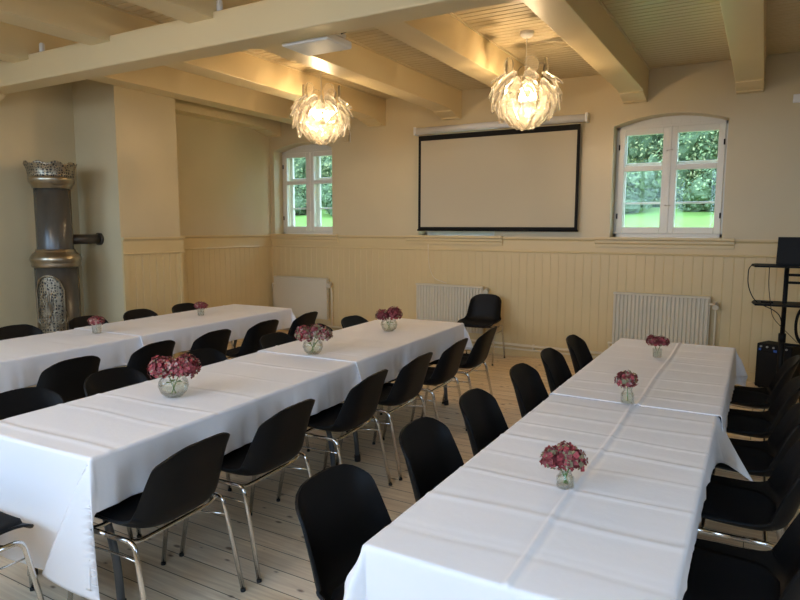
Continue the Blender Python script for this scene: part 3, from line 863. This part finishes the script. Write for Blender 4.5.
# ------------------------------------------------------------------ pendant lamps of clear leaves
def make_lamp(label, x, y, zc):
    t = thing('pendant_lamp', label, 'lamp', (x, y, zc), 0, 'clear leaf pendant lamps')
    zt = ZC - zc
    bm = BM(); add_lathe(bm, [(0, zt - .05), (.035, zt - .048), (.058, zt - .03), (.062, zt), (0, zt)], 24); obj('ceiling_rose', bm, M['white'], t)
    bm = BM(); add_tube(bm, [(0, 0, zt - .04), (0, 0, .18)], .0035, 6); obj('cord', bm, M['white'], t)
    bm = BM(); add_lathe(bm, [(0, .2), (.014, .2), (.02, .17), (.02, .07), (.05, .06), (.05, .045), (0, .045)], 16)
    for k in range(3):
        a = k * 2 * pi / 3 + .4
        add_tube(bm, [(0, 0, .06), (.05 * cos(a), .05 * sin(a), .04), (.06 * cos(a), .06 * sin(a), .015)], .012, 8)
    obj('lamp_holder', bm, M['white'], t)
    for k in range(3):
        a = k * 2 * pi / 3 + .4
        bm = BM(); add_ball(bm, (.062 * cos(a), .062 * sin(a), -.015), .019, 12, 8, (1, 1, 1.25)); obj('bulb', bm, M['bulb'], t)
    # wire globe the leaves clip onto
    bm = BM()
    for el in (50, 22, -6, -32, -58):
        rr = .20 * cos(rad(el)); zz = .17 * sin(rad(el))
        add_tube(bm, [(rr * cos(a), rr * sin(a), zz) for a in [q * 2 * pi / 28 for q in range(29)]], .0016, 5, False)
    for k in range(6):
        a = k * pi / 3
        add_tube(bm, [(.20 * cos(rad(e_)) * cos(a), .20 * cos(rad(e_)) * sin(a), .17 * sin(rad(e_))) for e_ in range(90, -80, -14)], .0016, 5, False)
    obj('wire_globe', bm, M['brass'], t)
    # one leaf: a shallow clear spoon, wide at the tip
    bm = BM(); G = []; NL, NW = 14, 10; LEN, WID = .17, .066
    for i in range(NL + 1):
        f = i / NL
        w = WID * (.45 + .55 * min(1, f / .55) ** .8)
        if f > .62: w *= sqrt(max(.02, 1 - ((f - .62) / .39) ** 2))
        if f < .12: w *= .55 + .45 * f / .12
        row = []
        for j in range(NW + 1):
            u = -1 + 2 * j / NW
            row.append(bm.verts.new((u * w, .016 * (1 - u * u) - .022 * f * f, -LEN * f + .055)))
        G.append(row)
    for i in range(NL):
        for j in range(NW): bm.faces.new((G[i][j], G[i][j + 1], G[i + 1][j + 1], G[i + 1][j])).smooth = True
    leafo = obj('leaf', bm, [M['petal'], M['petalrim']], t)
    md = leafo.modifiers.new('t', 'SOLIDIFY'); md.thickness = .006; md.material_offset_rim = 1
    R = random.Random(5); first = True
    rows = [(47, 6, 1), (33, 9, -1), (14, 12, -1), (-6, 13, -1), (-28, 11, -1), (-50, 8, -1), (-70, 5, -1)]
    for ri, (el, cnt, s) in enumerate(rows):
        for k in range(cnt):
            a = 2 * pi * (k + .5 * (ri % 2)) / cnt + R.uniform(-.1, .1)
            e = rad(el + R.uniform(-4, 4))
            rr = .285; pos = Vector((rr * cos(e) * cos(a), rr * cos(e) * sin(a), .25 * sin(e)))
            nrm = Vector((cos(e) * cos(a), cos(e) * sin(a), sin(e)))
            # long axis (local -z) runs along the meridian: up for the top rows, down for the rest
            mer = Vector((-sin(e) * cos(a), -sin(e) * sin(a), cos(e))) * (1 if s > 0 else -1)
            if s > 0: mer = Vector((.16 * cos(a), .16 * sin(a), 1)).normalized()
            else: mer = (mer + nrm * (.42 + R.uniform(-.12, .15))).normalized()
            zax = -mer; yax = (nrm - zax * nrm.dot(zax)).normalized(); xax = yax.cross(zax)
            mt = Matrix((xax, yax, zax)).transposed().to_4x4()
            mt = Matrix.Translation(pos) @ mt @ Matrix.Rotation(R.uniform(-.16, .16), 4, 'Y')
            if first: o = leafo; first = False
            else:
                o = leafo.copy(); COL.objects.link(o); o.parent = t
            o.matrix_local = mt
    return t
lampA = make_lamp('clear leaf pendant lamp hanging in front of the projection screen', -1.935, 5.62, 2.795)
lampB = dup(lampA, (-4.13, 5.52, 2.785), .5, 'clear leaf pendant lamp hanging left, near the narrow window')

dup(lampA, (-4.13, .55, 2.79), .9, 'added clear leaf pendant lamp, unseen, left out of frame, warming the cross beam')  # added out of view to throw warm light on the cross beam
dup(lampA, (-1.885, .35, 2.79), 1.7, 'added clear leaf pendant lamp, unseen, closest to the camera, brightening the aisle floor')  # extra unseen lamp, put in to brighten the aisle floor

# ------------------------------------------------------------------ projection screen
ps = thing('projection_screen', 'pull-down projection screen with black border on the back wall', 'screen', (-2.985, 7.46, 0), 0)
X0, X1, Z0, Z1 = -1.02, 1.085, 1.580, 2.765
bm = BM(); add_tube(bm, [(X0 - .045, .02, 2.86), (X1 + .06, .02, 2.86)], .045, 18); cs = obj('case', bm, M['white'], ps)
for xx in (X0 - .05, X1 + .065): boxobj('end_cap', (xx - .014, xx + .014, -.03, .08, 2.81, 2.91), M['white'], cs)
boxobj('sheet', (X0 + .03, X1 - .03, -.001, .001, Z0 + .02, Z1 + .04), M['scr'], ps)
bm = BM(); yy = .0022
add_box(bm, X0, X0 + .036, -yy, yy, Z0, Z1 + .03); add_box(bm, X1 - .036, X1, -yy, yy, Z0, Z1 + .03)
add_box(bm, X0 + .036, X1 - .036, -yy, yy, Z0, Z0 + .036); add_box(bm, X0 + .036, X1 - .036, -yy, yy, Z1 - .036, Z1 + .03)
obj('border', bm, M['scrblack'], ps)
bm = BM(); add_tube(bm, [(X0 - .01, 0, Z0 - .005), (X1 + .01, 0, Z0 - .005)], .011, 10); obj('weight_bar', bm, M['black'], ps)

# ------------------------------------------------------------------ radiators
def radiator(label, x0, x1, z0, z1, ribbed, left_valve=False, vz=0.0):
    t = thing('radiator', label, 'radiator', ((x0 + x1) / 2, YB - .10, 0), 0, 'panel radiators along the back wall')
    w = (x1 - x0) / 2
    bm = BM()
    n = int(2 * w / .040)
    prof = []
    for k in range(n):
        a = -w + 2 * w * k / n; p = 2 * w / n
        d = .017 if ribbed else .0012
        prof += [(a, d), (a + p * .22, 0), (a + p * .62, 0), (a + p * .84, d)]
    prof.append((w, .017 if ribbed else .001))
    outline = [(x, -.02 + d) for x, d in prof] + [(w, .035), (-w, .035)]
    add_prism(bm, outline, 'z', z0, z1)
    obj('panel', bm, M['radiator'], t)
    bm = BM(); add_box(bm, -w - .004, w + .004, -.026, .04, z1 - .004, z1 + .02); obj('top_grille', bm, M['radiator'], t, .006)
    for xx in (-w * .7, w * .7): boxobj('wall_bracket', (xx - .02, xx + .02, .03, .082, z0 + .05, z1 - .05), M['radiator'], t)
    bm = BM()
    xv = w + .055
    add_tube(bm, fillet([(w - .01, .0, z1 - .06), (xv, .0, z1 - .06), (xv, .03, z1 - .2), (xv, .035, .16)], .03, 4), .011, 10)
    fp_ = obj('feed_pipe', bm, M['pipe'], t)
    bm = BM(); add_tube(bm, [(xv, -.012, z1 - .075 + vz), (xv, -.055, z1 - .085 + vz)], [.026, .03], 16); add_tube(bm, [(xv, 0, z1 - .03), (xv, 0, z1 - .10)], .016, 10)
    vv = obj('thermostat_valve', bm, M['radiator'], fp_)
    bm = BM(); add_tube(bm, [(xv, .004, z1 - .06 + vz), (xv, -.016, z1 - .07 + vz)], .029, 14); obj('valve_ring', bm, M['brass'], vv)
    if left_valve:
        bm = BM(); xl = -w - .05
        add_tube(bm, fillet([(-w + .01, 0, z1 - .1), (xl, 0, z1 - .1), (xl, .03, z1 - .2), (xl, .035, .16)], .03, 4), .012, 10)
        obj('return_pipe', bm, M['pipe'], t)
    else:
        bm = BM(); xl = -w - .03
        add_tube(bm, fillet([(-w + .01, 0, z0 + .05), (xl, 0, z0 + .05), (xl, .03, .19), (xl, .035, .155)], .02, 3), .010, 10)
        add_ball(bm, (xl, 0, z0 + .05), .02, 10, 6); obj('return_pipe', bm, M['pipe'], t)
    return t
radiator('smooth pale panel radiator under the small left window', -6.50, -5.50, .26, .845, False, True)
radiator('pale ribbed radiator under the projection screen behind the lone chair', -4.02, -3.06, .26, .845, True, vz=.045)
radiator('pale ribbed radiator under the right window beyond the right table', -1.455, -.46, .24, .862, True)
bm = BM(); add_tube(bm, [(XL + .06, YB - .065, .152), (-.3, YB - .065, .152)], .016, 10); add_tube(bm, [(XL + .06, YB - .062, .10), (-.3, YB - .062, .10)], .011, 10)
for xx in (-5.2, -4.3, -2.4, -1.8): add_box(bm, xx - .01, xx + .01, YB - .075, YB - .03, .09, .17)
tag(obj('heating_pipe', bm, M['pipe']), 'painted heating pipe running low along the back wall skirting', 'pipe')

# ------------------------------------------------------------------ small fittings
pj = thing('ceiling_projector', 'white box projector hung under the ceiling behind the cross beam', 'projector', (-2.83, 3.75, 2.87), 0)
bm = BM(); add_box(bm, -.20, .20, -.16, .14, 0, .055); obj('body', bm, M['white'], pj, .012)
bm = BM(); add_tube(bm, [(.08, .13, .045), (.08, .165, .045)], [.04, .035], 18); obj('lens', bm, M['black'], pj)
bm = BM(); add_tube(bm, [(.06, 0, .08), (.06, 0, ZC - 2.87)], .02, 10); add_box(bm, -.08, .2, -.06, .06, .055, .08); obj('ceiling_mount', bm, M['white'], pj)
bm = BM(); add_tube(bm, fillet([(.19, .0, .07), (.25, .02, .09), (.23, .06, .16), (.20, .05, .25), (.18, .0, ZC - 2.874)], .04, 4), .006, 6); obj('cable', bm, M['black'], pj)

bm = BM(); add_box(bm, .165, .26, YB - .022, YB, 2.845, 2.93)
tag(obj('wall_box', bm, M['white'], None, .006), 'small white box high on the back wall at the right edge', 'wall box')
wb = thing('junction_box', 'small pale box with a wire on the back wall above the left window', 'wall box', (-5.20, YB, 2.86))
bm = BM(); add_box(bm, -.06, .035, -.03, 0, -.045, .045); obj('body', bm, M['plaster'], wb, .005)
bm = BM(); add_tube(bm, [(.055, -.006, -.06), (.055, -.006, .06), (.04, -.006, .12), (.04, -.006, .30)], .004, 6); obj('wire', bm, M['white'], wb)
bm = BM(); add_tube(bm, fillet([(-3.88, YB - .03, 1.49), (-3.88, YB - .045, 1.32), (-3.87, YB - .03, 1.1), (-3.80, YB - .035, .93), (-3.6, YB - .04, .88)], .08, 5), .0035, 6)
tag(obj('wall_cable', bm, M['pipe']), 'thin pale cable hanging from the sill under the screen to the radiator', 'cable')
for i, (px, lab) in enumerate(((-5.55, 'small white cylinder on the cross beam at the far left'), (-3.42, 'small white cylinder on the cross beam near the middle joist'))):
    bm = BM(); add_lathe(bm, [(0, 0), (.022, 0), (.022, .075), (.016, .085), (0, .085)], 14)
    o = obj('light_socket', bm, M['white']); o.location = (px, 3.40, 3.107); tag(o, lab, 'socket')

# ------------------------------------------------------------------ equipment stand, laptop, loudspeaker
SX, SY = .045, 6.72
PX = (.150, .345)
es = thing('equipment_stand', 'black two-shelf equipment stand in front of the back wall at the right edge', 'stand', (SX, SY, 0))
for dx in PX:
    bm = BM(); add_tube(bm, [(dx, 0, .05), (dx, 0, .62)], .025, 14); add_tube(bm, [(dx, 0, .6), (dx, 0, 1.26)], .0195, 14)
    add_tube(bm, [(dx, 0, .57), (dx, 0, .65)], .031, 14); obj('pole', bm, M['black'], es)
    bm = BM(); add_box(bm, dx - .02, dx + .02, -.26, .26, .01, .045)
    for yy in (-.24, .24): add_tube(bm, [(dx - .018, yy, .018), (dx + .018, yy, .018)], .018, 12)
    obj('foot', bm, M['black'], es)
for zz in (.55, 1.12, 1.19):
    bm = BM(); add_tube(bm, [(PX[0], 0, zz), (PX[1], 0, zz)], .012, 10); obj('crossbar', bm, M['black'], es)
for zz, x0, x1, y0, y1 in ((1.262, -.135, .50, -.20, .2), (.912, -.115, .46, -.17, .2)):
    bm = BM(); add_prism(bm, [(x0, y0 + .22), (x0 + .03, y0), (x1, y0), (x1, y1), (x0 + .02, y1)], 'z', zz, zz + .016)
    s_ = obj('shelf', bm, M['black'], es, .004)
    for dx in PX:
        bm = BM(); add_prism(bm, [(-.11, zz), (.11, zz), (.02, zz - .06), (-.02, zz - .06)], 'x', dx - .012, dx + .012)
        obj('shelf_bracket', bm, M['black'], s_)
lp = thing('laptop', 'black open laptop on the top shelf of the equipment stand', 'laptop', (SX + .255, SY - .02, 1.278), rad(-8))
bm = BM(); add_box(bm, -.18, .18, -.115, .13, 0, .02); obj('keyboard_base', bm, M['black'], lp, .004)
bm = BM(); add_prism(bm, [(-.115, .018), (-.127, .018), (-.085 - .0, .255), (-.075, .255)], 'x', -.18, .18)
bmesh.ops.translate(bm, verts=bm.verts, vec=(0, -.012, 0)); obj('lid', bm, M['black'], lp, .003)
bm = BM(); add_box(bm, -.05, .05, -.02, .02, 0, .018); o = obj('remote_control', bm, M['black'], None, .004); o.location = (SX + .01, SY - .04, .928)
tag(o, 'small black remote lying on the lower shelf of the stand', 'remote')
sp = thing('loudspeaker', 'black loudspeaker on the floor under the equipment stand', 'speaker', (.195, 7.31, 0), rad(-25))
W_, D_, H_ = .33, .23, .46
bm = BM(); add_box(bm, -W_ / 2, W_ / 2, -D_ / 2, D_ / 2, .012, H_); obj('cabinet', bm, M['blackbox'], sp, .012)
bm = BM(); add_box(bm, -W_ / 2 + .02, W_ / 2 - .02, -D_ / 2 - .008, -D_ / 2 + .004, .04, H_ - .075); obj('grille', bm, M['blackbox'], sp, .004)
bm = BM()
for k in range(5): add_tube(bm, [(-.12 + .06 * k, -D_ / 2 + .002, H_ - .03), (-.12 + .06 * k, -D_ / 2 - .014, H_ - .03)], .010, 10)
obj('knob', bm, M['greyp'], sp)
bm = BM(); add_box(bm, -.14, -.12, -D_ / 2 - .004, -D_ / 2 + .002, H_ - .072, H_ - .05); add_box(bm, .0, .03, -D_ / 2 - .004, -D_ / 2 + .002, H_ - .078, H_ - .052); obj('blue_badge', bm, M['blue'], sp)
bm = BM()
for sx in (-1, 1):
    for sy in (-1, 1): add_tube(bm, [(sx * .13, sy * .08, 0), (sx * .13, sy * .08, .014)], .014, 10)
obj('foot', bm, M['rubber'], sp)
bm = BM(); add_tube(bm, fillet([(SX - .12, SY - .02, 1.285), (SX - .155, SY - .04, 1.24), (SX - .155, SY - .02, 1.08), (SX - .09, SY - .02, .93), (SX + .06, SY - .03, .87), (SX + .12, SY - .03, .82), (SX + .14, SY - .035, .74)], .08, 5), .0045, 8)
tag(obj('power_cable', bm, M['black']), 'black cable looping off the left end of the stand shelf', 'cable')
bm = BM(); add_tube(bm, fillet([(SX + .01, SY - .215, 1.27), (SX + .012, SY - .215, 1.1), (SX + .04, SY - .19, .92), (SX + .06, SY - .08, .80), (SX + .19, SY - .03, .66), (SX + .27, SY - .04, .58)], .08, 5), .003, 6)
tag(obj('signal_cable', bm, M['black']), 'thin dark cable hanging straight between the two shelves of the stand', 'cable')
bm = BM()
for k in range(4):
    add_tube(bm, [(SX + .30 + .004 * k + (.045 + .009 * k) * cos(a), SY - .04 - .012 * k, .745 + (.14 + .012 * k) * sin(a)) for a in [q * 2 * pi / 28 for q in range(29)]], .0055, 6, False)
tag(obj('coiled_cable', bm, M['black']), 'coil of black cable hanging on the right pole of the stand', 'cable')

# ------------------------------------------------------------------ garden seen through the windows
ys = [YB + 2.5, 10.5, 14, 18.5, 21, 28, 40]; zs = [-.30, -.2, .75, 2.02, 2.25, 2.7, 3.2]
bm = BM(); add_box(bm, -60, 40, -40, ys[0] + .05, -.5, -.3)
struct('ground', bm, M['neutralground'])  # unseen, made grey to keep green bounce light out of the room
bm = BM()
vs = [[bm.verts.new((x, y, z)) for x in (-60, -40, -25, -12, -5, 0, 6, 40)] for y, z in zip(ys, zs)]
for a, b in zip(vs, vs[1:]):
    for k in range(7): bm.faces.new((a[k], a[k + 1], b[k + 1], b[k])).smooth = True
struct('lawn', bm, M['grass'])
def gz(y):
    for (y0, z0), (y1, z1) in zip(zip(ys, zs), zip(ys[1:], zs[1:])):
        if y0 <= y <= y1: return z0 + (z1 - z0) * (y - y0) / (y1 - y0)
def make_tree(name, label, x, y, h, rx, seed, n, ls, low, mats, cat='tree'):
    R = random.Random(seed); z0 = gz(y)
    t = thing(name, label, cat, (x, y, z0), 0, 'trees beyond the lawn')
    bm = BM()
    blobs = [(Vector((R.uniform(-.6, .6) * rx, R.uniform(-.5, .5) * rx, (low + (1 - low) * (k_ + R.random()) / 18) * h)), R.uniform(.42, .62) * rx) for k_ in range(18)]
    for i in range(n):
        c, br = R.choice(blobs)
        d = Vector((R.gauss(0, 1), R.gauss(0, 1), R.gauss(0, 1))).normalized()
        p = c + d * br * R.uniform(.8, 1.12)
        if p.z < .05: p.z = R.uniform(.05, .4)
        nn = (d + Vector((R.uniform(-.6, .6), R.uniform(-.6, .6), R.uniform(-.2, .8)))).normalized()
        a = nn.orthogonal().normalized(); b = nn.cross(a); an = R.uniform(0, 6.28)
        u = a * cos(an) + b * sin(an); v = -a * sin(an) + b * cos(an); s = ls * R.uniform(.6, 1.3)
        q = [bm.verts.new(p - u * s), bm.verts.new(p + v * s * .5), bm.verts.new(p + u * s), bm.verts.new(p - v * s * .5)]
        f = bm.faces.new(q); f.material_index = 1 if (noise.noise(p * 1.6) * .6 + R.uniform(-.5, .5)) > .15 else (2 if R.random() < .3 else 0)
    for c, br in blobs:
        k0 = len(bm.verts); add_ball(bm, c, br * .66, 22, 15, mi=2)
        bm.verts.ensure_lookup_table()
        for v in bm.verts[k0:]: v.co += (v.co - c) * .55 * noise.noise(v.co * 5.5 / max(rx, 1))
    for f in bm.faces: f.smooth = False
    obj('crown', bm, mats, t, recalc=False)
    bm = BM(); add_tube(bm, [(0, 0, -.1), (.05, 0, h * .3), (0, .05, h * .7)], [.16, .12, .05], 8); obj('trunk', bm, M['bark'], t)
mA = [M['leafA'], M['leafB'], M['leafC']]; mB = [M['leafA'], M['leafB'], M['leafC']]
# leafy woodland mass far behind the trees: a bumpy, deep bank of foliage nobody could count
bm = BM(); R = random.Random(9); NX, NZ = 150, 30; G = []
for j in range(NZ + 1):
    row = []
    for i in range(NX + 1):
        x = -52 + 70 * i / NX; f = j / NZ; z = 2.4 + 13 * f
        y = 31.5 + 5 * f * f + 1.6 * noise.noise(Vector((x * .35, z * .4, 2))) + .7 * noise.noise(Vector((x * 1.3, z * 1.3, 5)))
        row.append(bm.verts.new((x, y, z + .6 * noise.noise(Vector((x * .3, 0, 8))))))
    G.append(row)
for j in range(NZ):
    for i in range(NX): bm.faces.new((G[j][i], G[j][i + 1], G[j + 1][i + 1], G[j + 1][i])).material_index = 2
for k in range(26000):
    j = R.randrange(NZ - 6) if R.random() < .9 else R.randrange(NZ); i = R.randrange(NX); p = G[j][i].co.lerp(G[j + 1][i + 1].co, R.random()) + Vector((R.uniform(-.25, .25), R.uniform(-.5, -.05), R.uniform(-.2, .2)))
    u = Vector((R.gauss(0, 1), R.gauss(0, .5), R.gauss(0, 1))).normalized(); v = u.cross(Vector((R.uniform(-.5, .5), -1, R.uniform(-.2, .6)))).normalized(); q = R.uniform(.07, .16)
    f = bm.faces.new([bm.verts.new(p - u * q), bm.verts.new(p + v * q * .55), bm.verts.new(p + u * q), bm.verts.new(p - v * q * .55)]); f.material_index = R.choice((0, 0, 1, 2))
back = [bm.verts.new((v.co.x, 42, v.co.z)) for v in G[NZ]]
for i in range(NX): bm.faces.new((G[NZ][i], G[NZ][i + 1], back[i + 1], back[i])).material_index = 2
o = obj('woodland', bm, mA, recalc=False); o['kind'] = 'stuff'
tag(o, 'bank of leafy woodland rising behind the garden trees', 'woodland')
def row_of(xs, y, h, rx, ls, n, words, seed, low=.12):
    for i, x in enumerate(xs):
        make_tree('tree', '%s %s, %s from the left' % (words[0], words[1], ORD[i]), x, y, h * (1 + .08 * sin(i * 2.3 + seed)), rx, seed + i, n, ls, low, mA)
row_of([-6.6, -2.6, 1.4], 21.6, 6.5, 1.72, .055, 15000, ('green tree behind the lawn', 'seen through the right window'), 40)
row_of([-10.4, -5.58, -.73, 4.1], 26.2, 9.5, 2.0, .07, 12000, ('tall green tree in the back row', 'seen through the right window'), 50)
row_of([-22.6, -18.5, -14.4], 21.6, 6.5, 1.72, .055, 15000, ('green tree behind the lawn', 'seen through the left window'), 60)
row_of([-29.8, -24.9, -19.95, -15.0], 26.2, 9.5, 2.0, .07, 12000, ('tall green tree in the back row', 'seen through the left window'), 80)
for seed, xs, win in ((100, (-5.4, -3.35, -1.3, .8), 'right'), (110, (-19.6, -17.5, -15.4, -13.3), 'left')):
    for i, x in enumerate(xs):
        make_tree('bush', 'dark low bush along the lawn edge outside the %s window, %s from the left' % (win, ORD[i]), x, 18.9, 1.0, .80, seed + i, 4200, .05, .15, [M['leafC'], M['leafA'], M['leafC']], 'bush')

# ------------------------------------------------------------------ light
w = bpy.data.worlds.new('sky'); S.world = w; w.use_nodes = True
nt = w.node_tree; nt.nodes.clear()
wo = nt.nodes.new('ShaderNodeOutputWorld'); bg = nt.nodes.new('ShaderNodeBackground')
bg.inputs[0].default_value = (.50, .69, 1.0, 1); bg.inputs[1].default_value = 4.5
lk(nt, bg.outputs[0], wo.inputs[0])
def portal(loc, rot, sx, sy):
    l = bpy.data.lights.new('sky_portal', 'AREA'); l.shape = 'RECTANGLE'; l.size = sx; l.size_y = sy
    l.cycles.is_portal = True
    o = bpy.data.objects.new('sky_portal', l); COL.objects.link(o); o.location = loc; o.rotation_euler = rot; o['kind'] = 'helper'
for a, b in RW: portal(((a + b) / 2, YR - .41, 2.275), (rad(-90), 0, pi), b - a, 1.85)
for a, b in SW: portal((XR + .41, (a + b) / 2, 2.1), (rad(90), 0, rad(90)), b - a, 1.8)

# ------------------------------------------------------------------ camera
cam = bpy.data.cameras.new('camera'); co = bpy.data.objects.new('camera', cam); COL.objects.link(co)
yaw, pit, rol = rad(29.85), rad(6.567), rad(.156)
fwd = Vector((-sin(yaw) * cos(pit), cos(yaw) * cos(pit), -sin(pit)))
r0 = Vector((cos(yaw), sin(yaw), 0)); u0 = r0.cross(fwd)
r1 = cos(rol) * r0 + sin(rol) * u0; u1 = -sin(rol) * r0 + cos(rol) * u0
mw = Matrix((r1, u1, -fwd)).transposed().to_4x4(); mw.translation = (0, 0, 1.61)
co.matrix_world = mw
cam.sensor_fit = 'HORIZONTAL'; cam.sensor_width = 36; cam.lens = 631.6 / 800 * 36; cam.clip_start = .05; cam.clip_end = 200
S.camera = co

vs_ = S.view_settings
vs_.view_transform = 'Standard'; vs_.look = 'None'; vs_.gamma = 1; vs_.use_curve_mapping = False
vs_.exposure = 1.18
cy = S.cycles
cy.use_denoising = True
cy.max_bounces = 10; cy.diffuse_bounces = 6; cy.glossy_bounces = 4; cy.transmission_bounces = 8; cy.transparent_max_bounces = 32
cy.caustics_reflective = False; cy.caustics_refractive = False
cy.sample_clamp_indirect = 6
